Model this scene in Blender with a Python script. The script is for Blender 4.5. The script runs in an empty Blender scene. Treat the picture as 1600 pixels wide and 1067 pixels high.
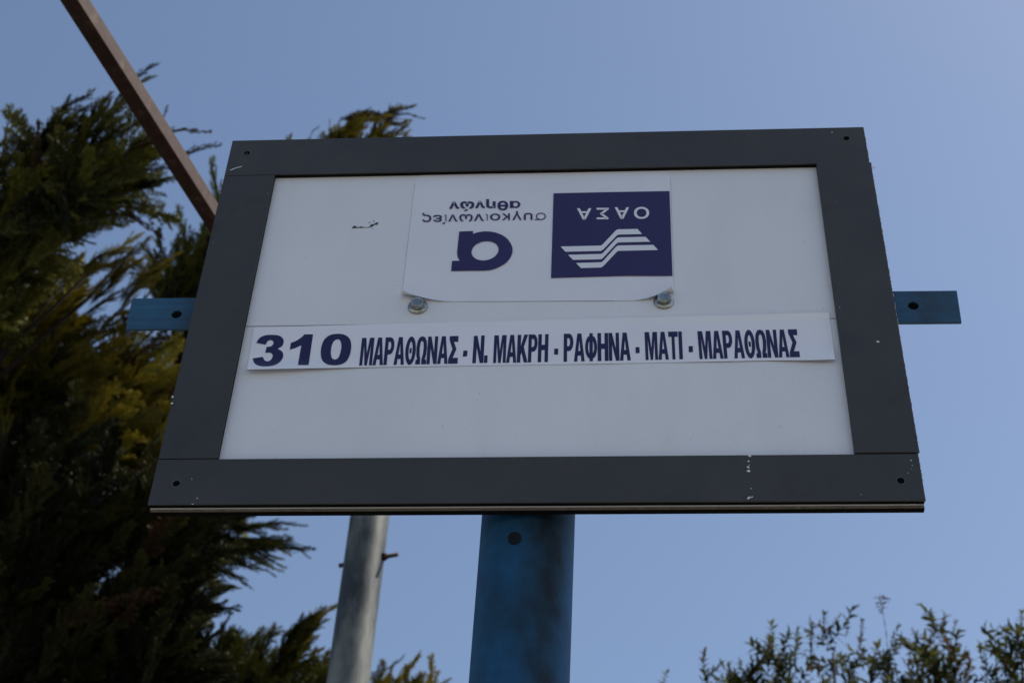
import bpy, bmesh, math, random
from mathutils import Vector, Matrix, Quaternion
random.seed(11)
SC = bpy.context.scene
COL = SC.collection

# ------------------------------------------------------------------ camera
F = 2505.0                        # focal length in pixels of the 1600 px wide photograph
CX, CY = 800.0, 533.5
CAM = Vector((0.1173, -1.5792, 1.60))
RIGHT = Vector((0.99746661, 0.06042888, 0.03753278))
UP = Vector((0.01260111, -0.66937097, 0.74282145))
BACK = Vector((0.07001122, -0.74046665, -0.66843667))
cam_data = bpy.data.cameras.new('camera')
cam = bpy.data.objects.new('camera', cam_data)
COL.objects.link(cam)
cam.matrix_world = Matrix(((RIGHT.x, UP.x, BACK.x, CAM.x), (RIGHT.y, UP.y, BACK.y, CAM.y),
                           (RIGHT.z, UP.z, BACK.z, CAM.z), (0, 0, 0, 1)))
cam_data.sensor_width = 36.0
cam_data.lens = F / 1600 * 36.0
cam_data.clip_start = 0.05
cam_data.clip_end = 3000
cam_data.dof.use_dof = True
cam_data.dof.focus_distance = 2.08
cam_data.dof.aperture_fstop = 9.5
SC.camera = cam

# ------------------------------------------------------------------ sky and sun
SUN_EL, SUN_AZ = math.radians(57), math.radians(79)      # azimuth clockwise from +Y (behind the sign, to the right)
world = bpy.data.worlds.new('World'); SC.world = world; world.use_nodes = True
nt = world.node_tree; nt.nodes.clear()
sky = nt.nodes.new('ShaderNodeTexSky'); sky.sky_type = 'NISHITA'; sky.sun_disc = False
sky.sun_elevation = SUN_EL; sky.sun_rotation = SUN_AZ
sky.air_density = 1.0; sky.dust_density = .9; sky.ozone_density = .15; sky.altitude = 50
bg = nt.nodes.new('ShaderNodeBackground'); bg.inputs['Strength'].default_value = 0.10
wo = nt.nodes.new('ShaderNodeOutputWorld')
nt.links.new(sky.outputs[0], bg.inputs['Color']); nt.links.new(bg.outputs[0], wo.inputs['Surface'])
sd = bpy.data.lights.new('sun', 'SUN'); sd.energy = 4.6; sd.angle = math.radians(0.5); sd.color = (1.0, 0.94, 0.85)
sun = bpy.data.objects.new('sun', sd); COL.objects.link(sun)
sv = Vector((math.sin(SUN_AZ) * math.cos(SUN_EL), math.cos(SUN_AZ) * math.cos(SUN_EL), math.sin(SUN_EL)))
sun.rotation_euler = sv.to_track_quat('Z', 'Y').to_euler(); sun.location = (6, 8, 20)
vs = SC.view_settings
SC.display_settings.display_device = 'sRGB'
vs.view_transform = 'Standard'; vs.look = 'None'; vs.gamma = 1.0; vs.use_curve_mapping = False
vs.exposure = 0.52

# ------------------------------------------------------------------ helpers
def ray(px, py):
    return (RIGHT * ((px - CX) / F) - UP * ((py - CY) / F) - BACK).normalized()
def at(px, py, dist):
    return CAM + ray(px, py) * dist
def at_y(px, py, y):
    d = ray(px, py); return CAM + d * ((y - CAM.y) / d.y)
Z0 = 2.7614                       # height of the sign's lower edge
def sp(px, py, y=0.0):
    p = at_y(px, py, y); return (p.x, p.z - Z0)

def tag(o, label=None, cat=None, group=None, kind=None):
    if label: o['label'] = label
    if cat: o['category'] = cat
    if group: o['group'] = group
    if kind: o['kind'] = kind
    return o
def link(o, parent=None):
    COL.objects.link(o)
    if parent is not None: o.parent = parent
    return o
def empty(name, loc=(0, 0, 0)):
    o = bpy.data.objects.new(name, None); o.location = loc; o.empty_display_size = .1
    return link(o)
def obj(name, me, mat, parent=None, loc=None):
    if isinstance(me, bmesh.types.BMesh):
        m = bpy.data.meshes.new(name); me.to_mesh(m); me.free(); me = m
    if mat is not None and not me.materials: me.materials.append(mat)
    o = bpy.data.objects.new(name, me)
    if loc is not None: o.location = loc
    return link(o, parent)
def box(bm, x0, x1, y0, y1, z0, z1, bevel=0.0):
    vs_ = [bm.verts.new(p) for p in ((x0,y0,z0),(x1,y0,z0),(x1,y1,z0),(x0,y1,z0),(x0,y0,z1),(x1,y0,z1),(x1,y1,z1),(x0,y1,z1))]
    fs = [bm.faces.new([vs_[i] for i in f]) for f in ((0,3,2,1),(4,5,6,7),(0,1,5,4),(1,2,6,5),(2,3,7,6),(3,0,4,7))]
    if bevel:
        es = list({e for f in fs for e in f.edges})
        bmesh.ops.bevel(bm, geom=es, offset=bevel, segments=2, affect='EDGES', profile=.6)
    return bm
def tube(bm, pts, rads, seg=12, cap=True):
    rings = []
    n = len(pts)
    ref = Vector((0.13, 0.31, 0.94))
    for i, p in enumerate(pts):
        p = Vector(p)
        t = (Vector(pts[min(i+1, n-1)]) - Vector(pts[max(i-1, 0)])).normalized()
        a = t.cross(ref)
        if a.length < .05: a = t.cross(Vector((1, 0, 0)))
        a.normalize(); b = t.cross(a)
        r = rads[i] if isinstance(rads, (list, tuple)) else rads
        rings.append([bm.verts.new(p + a * (r * math.cos(2*math.pi*k/seg)) + b * (r * math.sin(2*math.pi*k/seg))) for k in range(seg)])
    for i in range(n-1):
        for k in range(seg):
            f = bm.faces.new((rings[i][k], rings[i][(k+1) % seg], rings[i+1][(k+1) % seg], rings[i+1][k])); f.smooth = True
    if cap:
        bm.faces.new(rings[0][::-1]); bm.faces.new(rings[-1])
    return bm
def disc_ring(bm, c, r0, r1, y, seg=32):
    a = [bm.verts.new((c[0] + r0*math.cos(2*math.pi*k/seg), y, c[1] + r0*math.sin(2*math.pi*k/seg))) for k in range(seg)]
    b = [bm.verts.new((c[0] + r1*math.cos(2*math.pi*k/seg), y, c[1] + r1*math.sin(2*math.pi*k/seg))) for k in range(seg)]
    for k in range(seg): bm.faces.new((a[k], a[(k+1) % seg], b[(k+1) % seg], b[k]))

# ------------------------------------------------------------------ materials
def new_mat(name):
    m = bpy.data.materials.new(name); m.use_nodes = True
    n = m.node_tree.nodes; b = n['Principled BSDF']
    return m, m.node_tree, b
def N(nt, kind, **kw):
    n = nt.nodes.new('ShaderNode' + kind)
    for k, v in kw.items():
        if k in n.inputs.keys(): n.inputs[k].default_value = v
        else: setattr(n, k, v)
    return n
def noise(nt, scale, detail=4, rough=.55, coord='Object', stretch=None):
    tc = N(nt, 'TexCoord'); src = tc.outputs[coord]
    if stretch:
        mp = N(nt, 'Mapping'); mp.inputs['Scale'].default_value = stretch
        nt.links.new(src, mp.inputs['Vector']); src = mp.outputs[0]
    t = N(nt, 'TexNoise'); t.inputs['Scale'].default_value = scale; t.inputs['Detail'].default_value = detail; t.inputs['Roughness'].default_value = rough
    nt.links.new(src, t.inputs['Vector']); return t.outputs['Fac']
def ramp(nt, fac, stops):
    r = N(nt, 'ValToRGB'); el = r.color_ramp.elements
    while len(el) < len(stops): el.new(.5)
    for e, (p, c) in zip(el, stops):
        e.position = p; e.color = (*c, 1) if len(c) == 3 else c
    nt.links.new(fac, r.inputs[0]); return r.outputs[0]
def mix(nt, fac, a, b, mode='MIX'):
    m = N(nt, 'Mix'); m.data_type = 'RGBA'; m.blend_type = mode
    for s, v in ((m.inputs[0], fac), (m.inputs[6], a), (m.inputs[7], b)):
        if isinstance(v, bpy.types.NodeSocket): nt.links.new(v, s)
        elif isinstance(v, (int, float)): s.default_value = v
        else: s.default_value = (*v, 1)
    return m.outputs[2]
def bump(nt, b, h, strength=.2, dist=.001):
    n = N(nt, 'Bump'); n.inputs['Strength'].default_value = strength; n.inputs['Distance'].default_value = dist
    nt.links.new(h, n.inputs['Height']); nt.links.new(n.outputs[0], b.inputs['Normal'])

def simple(name, col, rough=.5, metal=0.0, var=.15, scale=40, bstr=.0, spec=.5):
    m, t, b = new_mat(name)
    f = noise(t, scale, 6)
    c = ramp(t, f, [(.3, tuple(x*(1-var) for x in col)), (.7, tuple(min(1, x*(1+var)) for x in col))])
    t.links.new(c, b.inputs['Base Color'])
    b.inputs['Roughness'].default_value = rough; b.inputs['Metallic'].default_value = metal
    b.inputs['Specular IOR Level'].default_value = spec
    if bstr: bump(t, b, noise(t, scale*3, 5), bstr)
    return m

def mat_panel():
    m, t, b = new_mat('white_laminate')
    big = noise(t, 3.0, 3)
    c = ramp(t, big, [(.3, (.69, .695, .73)), (.7, (.735, .74, .775))])
    # streaky grime and tiny specks of dirt
    st = noise(t, 9, 5, .6, stretch=(1, 1, .25))
    c = mix(t, ramp(t, st, [(.48, (0, 0, 0)), (.8, (.16, .16, .16))]), c, (.42, .41, .39))
    sm_ = noise(t, 4.5, 8, .72)
    c = mix(t, ramp(t, sm_, [(.58, (0, 0, 0)), (.72, (.12, .12, .12))]), c, (.50, .50, .49))
    tc = N(t, 'TexCoord')
    for sc, th, dens in ((70, .045, .80), (150, .07, .74)):
        v = N(t, 'TexVoronoi'); v.inputs['Scale'].default_value = sc
        t.links.new(tc.outputs['Object'], v.inputs['Vector'])
        lt = N(t, 'Math', operation='LESS_THAN'); t.links.new(v.outputs['Distance'], lt.inputs[0]); lt.inputs[1].default_value = th
        sep = N(t, 'SeparateColor'); t.links.new(v.outputs['Color'], sep.inputs[0])
        gt = N(t, 'Math', operation='GREATER_THAN'); t.links.new(sep.outputs[0], gt.inputs[0]); gt.inputs[1].default_value = dens
        mu = N(t, 'Math', operation='MULTIPLY'); t.links.new(lt.outputs[0], mu.inputs[0]); t.links.new(gt.outputs[0], mu.inputs[1])
        c = mix(t, mu.outputs[0], c, (.17, .16, .15))
    t.links.new(c, b.inputs['Base Color'])
    b.inputs['Roughness'].default_value = .38
    bump(t, b, noise(t, 2.2, 2), .25, .004)
    return m
def mat_frame(name='charcoal_frame_paint', k=1.0):
    m, t, b = new_mat(name)
    f = noise(t, 6, 6, .6)
    c = ramp(t, f, [(.3, (.038*k, .037*k, .037*k)), (.7, (.050*k, .049*k, .048*k))])
    sm = noise(t, 14, 5, .7)
    c = mix(t, ramp(t, sm, [(.56, (0, 0, 0)), (.72, (.7, .7, .7))]), c, (.020, .020, .022))
    du = noise(t, 3.5, 7, .7)
    c = mix(t, ramp(t, du, [(.50, (0, 0, 0)), (.75, (.28, .28, .28))]), c, (.11, .105, .10))
    wv = noise(t, 30, 3, .6, stretch=(1, 1, .06))
    c = mix(t, ramp(t, wv, [(.66, (0, 0, 0)), (.70, (.22, .22, .22))]), c, (.10, .10, .10))
    tc = N(t, 'TexCoord'); v = N(t, 'TexVoronoi'); v.inputs['Scale'].default_value = 45
    t.links.new(tc.outputs['Object'], v.inputs['Vector'])
    lt = N(t, 'Math', operation='LESS_THAN'); t.links.new(v.outputs['Distance'], lt.inputs[0]); lt.inputs[1].default_value = .035
    sep = N(t, 'SeparateColor'); t.links.new(v.outputs['Color'], sep.inputs[0])
    gt = N(t, 'Math', operation='GREATER_THAN'); t.links.new(sep.outputs[0], gt.inputs[0]); gt.inputs[1].default_value = .80
    mu = N(t, 'Math', operation='MULTIPLY'); t.links.new(lt.outputs[0], mu.inputs[0]); t.links.new(gt.outputs[0], mu.inputs[1])
    c = mix(t, mu.outputs[0], c, (.35, .35, .36))
    t.links.new(c, b.inputs['Base Color'])
    t.links.new(ramp(t, sm, [(.3, (.33,)*3), (.7, (.60,)*3)]), b.inputs['Roughness'])
    b.inputs['Specular IOR Level'].default_value = .35
    bump(t, b, noise(t, 160, 4), .06, .0006)
    return m
def mat_blue(name, scale, stops, rough, grain=(.25, 1, 1.5)):
    m, t, b = new_mat(name)
    f = noise(t, scale, 6, .6, stretch=(1, 1, .55))
    c = ramp(t, f, stops)
    g = noise(t, scale*9, 5, .6, stretch=grain)
    c = mix(t, .6 if grain[0] < .1 else .35, c, ramp(t, g, [(.3, (.35, .35, .35)), (.7, (1, 1, 1))]), 'MULTIPLY')
    t.links.new(c, b.inputs['Base Color']); b.inputs['Roughness'].default_value = rough
    bump(t, b, g, .12, .001)
    return m
def mat_foliage(name, dark, light, st=(.34, .62, .86)):
    m, t, b = new_mat(name)
    t.nodes.remove(b)
    oi = N(t, 'ObjectInfo')
    f = noise(t, 5.0, 3)
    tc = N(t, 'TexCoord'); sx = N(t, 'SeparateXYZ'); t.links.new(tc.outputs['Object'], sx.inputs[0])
    zz = N(t, 'Math', operation='MULTIPLY_ADD'); t.links.new(sx.outputs['Z'], zz.inputs[0]); zz.inputs[1].default_value = .75; zz.inputs[2].default_value = -.32   # sunlit tips put into the colour: paler towards the frond's tip
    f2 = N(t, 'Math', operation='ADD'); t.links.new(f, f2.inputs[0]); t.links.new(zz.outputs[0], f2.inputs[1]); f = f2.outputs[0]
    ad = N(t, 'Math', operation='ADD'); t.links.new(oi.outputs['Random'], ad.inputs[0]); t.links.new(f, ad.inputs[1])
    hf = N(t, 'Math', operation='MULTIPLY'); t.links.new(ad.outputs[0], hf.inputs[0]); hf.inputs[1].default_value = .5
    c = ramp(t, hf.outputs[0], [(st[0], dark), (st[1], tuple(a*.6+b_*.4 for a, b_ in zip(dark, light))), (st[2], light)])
    d = N(t, 'BsdfDiffuse'); tr = N(t, 'BsdfTranslucent'); gl = N(t, 'BsdfGlossy')
    gl.inputs['Roughness'].default_value = .5; gl.inputs['Color'].default_value = (.5, .5, .5, 1)
    t.links.new(c, d.inputs[0])
    t.links.new(mix(t, 1.0, c, (1.25, 1.1, .5), 'MULTIPLY'), tr.inputs[0])
    m1 = N(t, 'MixShader'); m1.inputs[0].default_value = .42
    t.links.new(d.outputs[0], m1.inputs[1]); t.links.new(tr.outputs[0], m1.inputs[2])
    m2 = N(t, 'MixShader'); m2.inputs[0].default_value = .025
    t.links.new(m1.outputs[0], m2.inputs[1]); t.links.new(gl.outputs[0], m2.inputs[2])
    t.links.new(m2.outputs[0], t.nodes['Material Output'].inputs['Surface'])
    return m

M_panel = mat_panel()
M_frame = mat_frame()
M_core = simple('beige_board_core', (.15, .13, .10), .8, var=.25, scale=120)
M_black = simple('black_board_edge', (.006, .006, .006), .8, spec=.1)
M_sticker = simple('white_vinyl', (.73, .735, .79), .30, var=.03, scale=8)
M_route = simple('route_vinyl', (.77, .775, .835), .32, var=.03, scale=8)
M_purple = simple('purple_ink', (.024, .014, .085), .34, var=.10, scale=14)
M_navy = simple('navy_ink', (.010, .007, .062), .36, var=.08, scale=20)
M_zinc = simple('zinc_plated_steel', (.34, .34, .31), .24, metal=1.0, var=.35, scale=260, bstr=.3)
M_chip = simple('bare_primer', (.60, .60, .60), .7)
M_scuff = simple('torn_film', (.035, .036, .036), .6)
M_dust = simple('dust_film', (.50, .50, .50), .8)
M_edge = simple('dirt_line', (.26, .25, .25), .9, var=.6, scale=60)
M_seam = simple('dark_joint', (.03, .03, .03), .8)
M_bar = mat_blue('blue_bar_paint', 7, [(.34, (.014, .045, .08)), (.48, (.016, .085, .17)), (.72, (.02, .12, .24))], .6, (.05, 1, 4))
M_pole = mat_blue('blue_pole_paint', 5.5, [(.36, (.008, .014, .020)), (.46, (.011, .055, .11)), (.60, (.012, .105, .25))], .62)
M_pole.node_tree.nodes['Principled BSDF'].inputs['Specular IOR Level'].default_value = .2
M_hole = simple('dark_hole', (.005, .006, .007), .9, spec=0)
M_rustbeam = None
def mat_rust():
    m, t, b = new_mat('rusty_primer')
    f = noise(t, 30, 8, .7)
    c = ramp(t, f, [(.3, (.028, .015, .012)), (.55, (.052, .029, .024)), (.75, (.14, .085, .07))])
    g = noise(t, 4, 4)
    c = mix(t, ramp(t, g, [(.5, (0, 0, 0)), (.75, (.7, .7, .7))]), c, (.03, .024, .022))
    t.links.new(c, b.inputs['Base Color']); b.inputs['Roughness'].default_value = .75; b.inputs['Specular IOR Level'].default_value = .15
    bump(t, b, f, .3, .002); return m
M_rust = mat_rust()
def mat_galv():
    m, t, b = new_mat('weathered_galvanised_steel')
    f = noise(t, 9, 7, .65, stretch=(1, 1, .35))
    c = ramp(t, f, [(.40, (.018, .022, .022)), (.49, (.070, .078, .074)), (.58, (.13, .135, .12)), (.68, (.20, .20, .175))])
    t.links.new(c, b.inputs['Base Color']); b.inputs['Roughness'].default_value = .5; b.inputs['Metallic'].default_value = .1
    bump(t, b, f, .3, .003); return m
M_galv = mat_galv()
M_bark = simple('grey_brown_bark', (.022, .016, .012), .9, var=.4, scale=25, bstr=.6)
M_twig = simple('dead_twig_wood', (.13, .09, .065), .9, var=.3, scale=25)
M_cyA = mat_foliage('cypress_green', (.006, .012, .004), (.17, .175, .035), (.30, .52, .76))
M_cyB = mat_foliage('cypress_yellow_green', (.008, .014, .004), (.34, .30, .045), (.24, .44, .70))  # sunlight on the bright plumes painted into the pale tip colour
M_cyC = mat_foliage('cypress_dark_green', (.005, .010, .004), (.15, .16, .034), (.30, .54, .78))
M_cyD = mat_foliage('cypress_shade_dark', (.003, .006, .002), (.070, .072, .018), (.36, .62, .84))  # deep shade of the lower left corner put into the foliage colour
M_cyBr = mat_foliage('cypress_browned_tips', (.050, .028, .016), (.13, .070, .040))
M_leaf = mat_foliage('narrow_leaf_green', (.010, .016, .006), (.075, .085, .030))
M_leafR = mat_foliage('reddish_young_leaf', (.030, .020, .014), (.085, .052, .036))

# ------------------------------------------------------------------ ground
def mat_ground(name, a, b_, sc):
    m, t, b = new_mat(name)
    c = ramp(t, noise(t, sc, 8, .6), [(.35, a), (.65, b_)])
    t.links.new(c, b.inputs['Base Color']); b.inputs['Roughness'].default_value = .9
    bump(t, b, noise(t, sc*8, 5), .4, .01); return m
def sheet(name, x0, x1, y0, y1, z, mat):
    bm = bmesh.new(); bm.faces.new([bm.verts.new(p) for p in ((x0,y0,z),(x1,y0,z),(x1,y1,z),(x0,y1,z))])
    return tag(obj(name, bm, mat), kind='structure')
sheet('ground', -900, 900, -900, 900, 0, mat_ground('dry_earth', (.22, .20, .16), (.32, .29, .23), 3))
bm = bmesh.new(); box(bm, -60, 60, -.35, 16, -.2, .12)
tag(obj('planted_bed', bm, mat_ground('dark_soil', (.025, .020, .014), (.05, .042, .028), 9)), kind='structure')
sheet('road', -400, 400, -9.2, -2.2, .004, mat_ground('asphalt', (.040, .041, .043), (.065, .066, .068), 12))
bm = bmesh.new(); box(bm, -400, 400, -2.2, -.352, -.2, .12)
tag(obj('pavement', bm, mat_ground('concrete_paving', (.24, .23, .22), (.32, .31, .29), 6)), kind='structure')
bm = bmesh.new(); box(bm, -400, 400, -2.35, -2.203, -.2, .125, .01)
tag(obj('kerb', bm, simple('kerb_stone', (.30, .29, .27), .85, scale=30)), kind='structure')

# ------------------------------------------------------------------ the bus stop sign
S = empty('bus_stop_sign', (0, 0, .12))
tag(S, 'white bus route board in charcoal frame with upside down purple sticker, on thick blue pole', 'sign')
SZ = Z0 - .12                     # the sign's own origin is the foot of the pole
def sobj(name, bm, mat, parent=None, **kw):
    """mesh written in board coordinates (x, y depth, z from the lower edge)"""
    if isinstance(bm, bmesh.types.BMesh):
        m = bpy.data.meshes.new(name); bm.to_mesh(m); bm.free(); bm = m
    bm.transform(Matrix.Translation((0, 0, SZ)))
    return tag(obj(name, bm, mat, parent or S), **kw)
HW, HH = .475, .6836
def curve_fill(loops, depth, extrude=0.0, bev=0.0):
    """planar outlines (x, z) with holes -> mesh facing the viewer at the given depth"""
    cu = bpy.data.curves.new('outline', 'CURVE'); cu.dimensions = '2D'; cu.fill_mode = 'BOTH' if extrude else 'FRONT'
    if extrude: cu.extrude = extrude/2 - bev; cu.bevel_depth = bev; cu.bevel_resolution = 1; cu.offset = -bev
    for lp in loops:
        s = cu.splines.new('POLY'); s.points.add(len(lp)-1); s.use_cyclic_u = True
        for p, q in zip(s.points, lp): p.co = (q[0], q[1], 0, 1)
    o = bpy.data.objects.new('outline', cu); COL.objects.link(o)
    dg = bpy.context.evaluated_depsgraph_get(); dg.update()
    me = bpy.data.meshes.new_from_object(o.evaluated_get(dg))
    bpy.data.objects.remove(o)
    yd = depth + (extrude/2 if extrude else 0)
    for v in me.vertices:
        x, z, w = v.co; v.co = (x, yd - w, z)
    me.materials.clear()
    return me
def circ(cx, cz, r, n=28):
    return [(cx + r*math.cos(2*math.pi*k/n), cz + r*math.sin(2*math.pi*k/n)) for k in range(n)]

TOPZ, BOTZ, INX = .6050, .0712, .3985
ST = .0028
# the two horizontal strips, each with two screw holes
def strip(x0, x1, z0, z1, holes, y=0.0):
    rect = [(x0, z0), (x1, z0), (x1, z1), (x0, z1)]
    me = curve_fill([rect] + [circ(hx, hz, .0048) for hx, hz in holes], y, ST, .0007)
    o = sobj('frame_strip', me, M_frame)
    for hx, hz in holes:
        bm = bmesh.new(); tube(bm, [(hx, y+.0016, hz+SZ), (hx, y+ST-.0001, hz+SZ)], .0046, 20)
        s = obj('screw', bm, M_hole, o)
        bm = bmesh.new(); tube(bm, [(hx, y-.0001, hz+SZ), (hx, y+.0004, hz+SZ)], .0056, 24, cap=False)
        disc_ring(bm, (hx, hz+SZ), .0049, .0057, y-.0002)
        obj('hole_rim', bm, M_frameworn, o)
    return o
M_frameworn = simple('worn_hole_rim', (.09, .09, .09), .5)
top = strip(-HW, HW, TOPZ, HH, [(-.4482, .6543), (.4472, .6590)])
bot = strip(-HW, HW, 0, BOTZ-.0006, [(-.4445, .0323), (.4490, .0295)])
for s in (-1, 1):
    bm = bmesh.new()
    x0, x1 = sorted((s*INX, s*(HW + (.0018 if s > 0 else 0))))
    box(bm, x0, x1, -.0010 if s > 0 else .0004, ST, BOTZ+.0010, TOPZ-.0008, .0009)
    sobj('frame_strip', bm, M_frame)
# glint in the upper left screw, put in as a thin zinc sliver
bm = bmesh.new(); box(bm, -.4492, -.4484, .0012, .0015, .6525, .6560); sobj('screw_glint', bm, M_zinc, top)
# boards behind the frame
seamz = .3057
PY = .0085
bm = bmesh.new(); box(bm, -.4740, .4740, PY, .0118, seamz+.0009, HH-.001); sobj('panel', bm, M_panel, label='upper half of the white board')
bm = bmesh.new(); box(bm, -.4740, .4740, PY, .0118, .001, seamz-.0009); sobj('panel', bm, M_panel, label='lower half of the white board')
bm = bmesh.new()
box(bm, -.4742, .4742, ST+.0001, .0084, .0004, BOTZ-.002); box(bm, -.4742, .4742, ST+.0001, .0084, TOPZ+.0004, HH-.0005)
box(bm, -.4742, -INX-.0006, ST+.0001, .0084, BOTZ-.0019, TOPZ+.0003); box(bm, INX+.0006, .4742, ST+.0001, .0084, BOTZ-.0019, TOPZ+.0003)
sobj('spacer', bm, M_black)
bm = bmesh.new(); box(bm, -.4745, .4745, .0119, .0152, -.0012, HH-.001, .0004); sobj('board_core', bm, M_core)
bm = bmesh.new(); box(bm, -.4752, .4755, .0153, .0235, -.0016, HH+.0004, .0006); sobj('back_plate', bm, M_black)

# ---- stickers
def bil(q, u, v):
    """q = px corners bottom-left, bottom-right, top-right, top-left"""
    (ax, ay), (bx_, by), (cx, cy), (dx, dy) = q
    return ((ax*(1-u)+bx_*u)*(1-v) + (dx*(1-u)+cx*u)*v, (ay*(1-u)+by*u)*(1-v) + (dy*(1-u)+cy*u)*v)
STK = PY - .0006
def smooth01(t): t = max(0, min(1, t)); return t*t*(3-2*t)
# the purple-and-white sticker, its two lower corners peeled up by the bolts
sx0, sx1, sz0, sz1 = -.1925, .1905, .3385, .6035
def peel(x, z, corner, along_x, along_z, R):
    """roll the corner beyond a slanted fold line towards the viewer"""
    sgn = 1 if corner[0] < 0 else -1
    A = Vector((corner[0], corner[1] + along_z)); B = Vector((corner[0] + sgn*along_x, corner[1]))
    d = (B - A).normalized(); n = Vector((-d.y, d.x))
    if (Vector(corner) - A).dot(n) < 0: n = -n
    s = (Vector((x, z)) - A).dot(n)
    if s <= 0: return x, z, 0
    th = s / R
    ns, lift = R*math.sin(min(th, 2.2)), R*(1-math.cos(min(th, 2.2)))
    p = Vector((x, z)) + n*(ns - s)
    return p.x, p.y, lift
def sticker_mesh(nx, nz, fn):
    bm = bmesh.new(); g = [[bm.verts.new(fn(i/nx, j/nz)) for i in range(nx+1)] for j in range(nz+1)]
    for j in range(nz):
        for i in range(nx):
            f = bm.faces.new((g[j][i], g[j][i+1], g[j+1][i+1], g[j+1][i])); f.smooth = True
    return bm
qs = [sp(627, 472, PY), sp(1053.5, 470, PY), sp(1047, 268, PY), sp(650, 274, PY)]
def stk(u, v):
    x = (qs[0][0]*(1-u)+qs[1][0]*u)*(1-v) + (qs[3][0]*(1-u)+qs[2][0]*u)*v
    z = (qs[0][1]*(1-u)+qs[1][1]*u)*(1-v) + (qs[3][1]*(1-u)+qs[2][1]*u)*v
    # rounded upper corners
    r = .014
    if v > .9:
        for cxn, sg in ((qs[3][0], 1), (qs[2][0], -1)):
            dx = (x-cxn)*sg
            if dx < r:
                zl = max(qs[3][1], qs[2][1]) - r + math.sqrt(max(0, r*r-(r-max(dx, 0))**2)); z = min(z, zl)
    lift = 0
    if x < -.06: x, z, lift = peel(x, z, (qs[0][0], qs[0][1]), .074, .020, .0105)
    elif x > .06: x, z, lift = peel(x, z, (qs[1][0], qs[1][1]), .066, .022, .0100)
    wav = .0003*math.sin(x*31+z*17) + .00025*math.sin(z*60)
    return (x, STK - lift - (wav if lift == 0 else 0)*0.4, z)
so = sobj('sticker', sticker_mesh(150, 90, stk), M_sticker, label='upside down white and purple sticker peeling at its lower corners')

def zpx(origin, scale, pts): return [(origin[0]+x/scale, origin[1]+y/scale) for x, y in pts]
def toplane(pts, y): return [sp(px, py, y) for px, py in pts]
def crom(pts, corners=(), n=6):
    """smooth closed outline through pts, sharp at the listed indices"""
    out = []; L = len(pts)
    for i in range(L):
        p1, p2 = Vector(pts[i]), Vector(pts[(i+1) % L])
        p0 = Vector(pts[i-1]) if i not in corners else p1*2 - p2
        p3 = Vector(pts[(i+2) % L]) if (i+1) % L not in corners else p2*2 - p1
        if i in corners and (i+1) % L in corners: out.append(tuple(p1)); continue
        for k in range(n):
            t = k/n
            out.append(tuple(.5*((2*p1) + (p2-p0)*t + (2*p0-5*p1+4*p2-p3)*t*t + (3*p1-p0-3*p2+p3)*t**3)))
    return out
LY = STK - .0009
# purple square, its stripes and capital letters in white
zo, zs = (850, 290), 7.114
sq = zpx(zo, zs, [(106, 87), (700, 74), (1395, 62), (1428, 1003), (900, 1003), (78, 1027)])
P_sq = sobj('logo_square', curve_fill([toplane(sq, LY)], LY), M_purple, so)
LY2 = LY - .0004
stripes = [[(186,678),(628,668),(646,660),(800,498),(822,487),(1040,483),(1090,540),(836,545),(812,553),(655,714),(632,727),(238,736)],
           [(268,770),(635,760),(655,750),(805,588),(825,577),(1130,570),(1180,625),(828,633),(808,643),(654,808),(632,820),(322,826)],
           [(357,861),(634,852),(654,842),(802,680),(825,666),(1215,660),(1268,717),(830,726),(810,736),(658,897),(632,911),(410,917)]]
for s_ in stripes:
    sobj('logo_stripe', curve_fill([toplane(zpx(zo, zs, s_), LY2)], LY2), M_sticker, so)
# a line of type set from the built-in font, one glyph at a time, turned upside down inside px boxes
def arc(cx, cz, rx, rz, a0, a1, n=10):
    return [(cx+rx*math.cos(math.radians(a0+(a1-a0)*k/n)), cz+rz*math.sin(math.radians(a0+(a1-a0)*k/n))) for k in range(n+1)]
def rev(l): return l[::-1]
def glyph_loops(ch, w=.09):
    if ch == 'α':
        return [arc(.25, .27, .25, .27, 0, 351, 39), rev(arc(.25, .27, .25-w, .27-w*.85, 0, 351, 39)), [(.50-w*.9, 0), (.50+w*.35, 0), (.50+w*.35, .54), (.50-w*.9, .54)]]
    if ch == 'σ':
        return [arc(.25, .25, .25, .25, 0, 351, 39), rev(arc(.25, .25, .25-w*.8, .25-w*.8, 0, 351, 39)), [(.22, .50-w*.75), (.56, .50-w*.75), (.56, .50), (.22, .50)]]
    cu = bpy.data.curves.new('glyph', 'FONT'); cu.body = ch
    o = bpy.data.objects.new('glyph', cu); COL.objects.link(o)
    dg = bpy.context.evaluated_depsgraph_get(); dg.update()
    c2 = o.evaluated_get(dg).to_curve(dg, apply_modifiers=False)
    loops = []
    for s_ in c2.splines:
        bp = s_.bezier_points; L_ = []
        for i in range(len(bp)):
            a, b = bp[i], bp[(i+1) % len(bp)]
            P = (a.co, a.handle_right, b.handle_left, b.co)
            for k in range(5):
                t = k/5; u_ = 1-t
                q = P[0]*u_**3 + P[1]*3*u_*u_*t + P[2]*3*u_*t*t + P[3]*t**3
                if not L_ or (q.xy-Vector(L_[-1])).length > 1e-4: L_.append((q.x, q.y))
        loops.append(L_)
    bpy.data.objects.remove(o)
    return loops
def area(l): return .5*sum(l[i-1][0]*l[i][1]-l[i][0]*l[i-1][1] for i in range(len(l)))
def inside(pt, l):
    c = False
    for i in range(len(l)):
        (x0, y0), (x1, y1) = l[i-1], l[i]
        if (y0 > pt[1]) != (y1 > pt[1]) and pt[0] < (x1-x0)*(pt[1]-y0)/(y1-y0)+x0: c = not c
    return c
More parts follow.
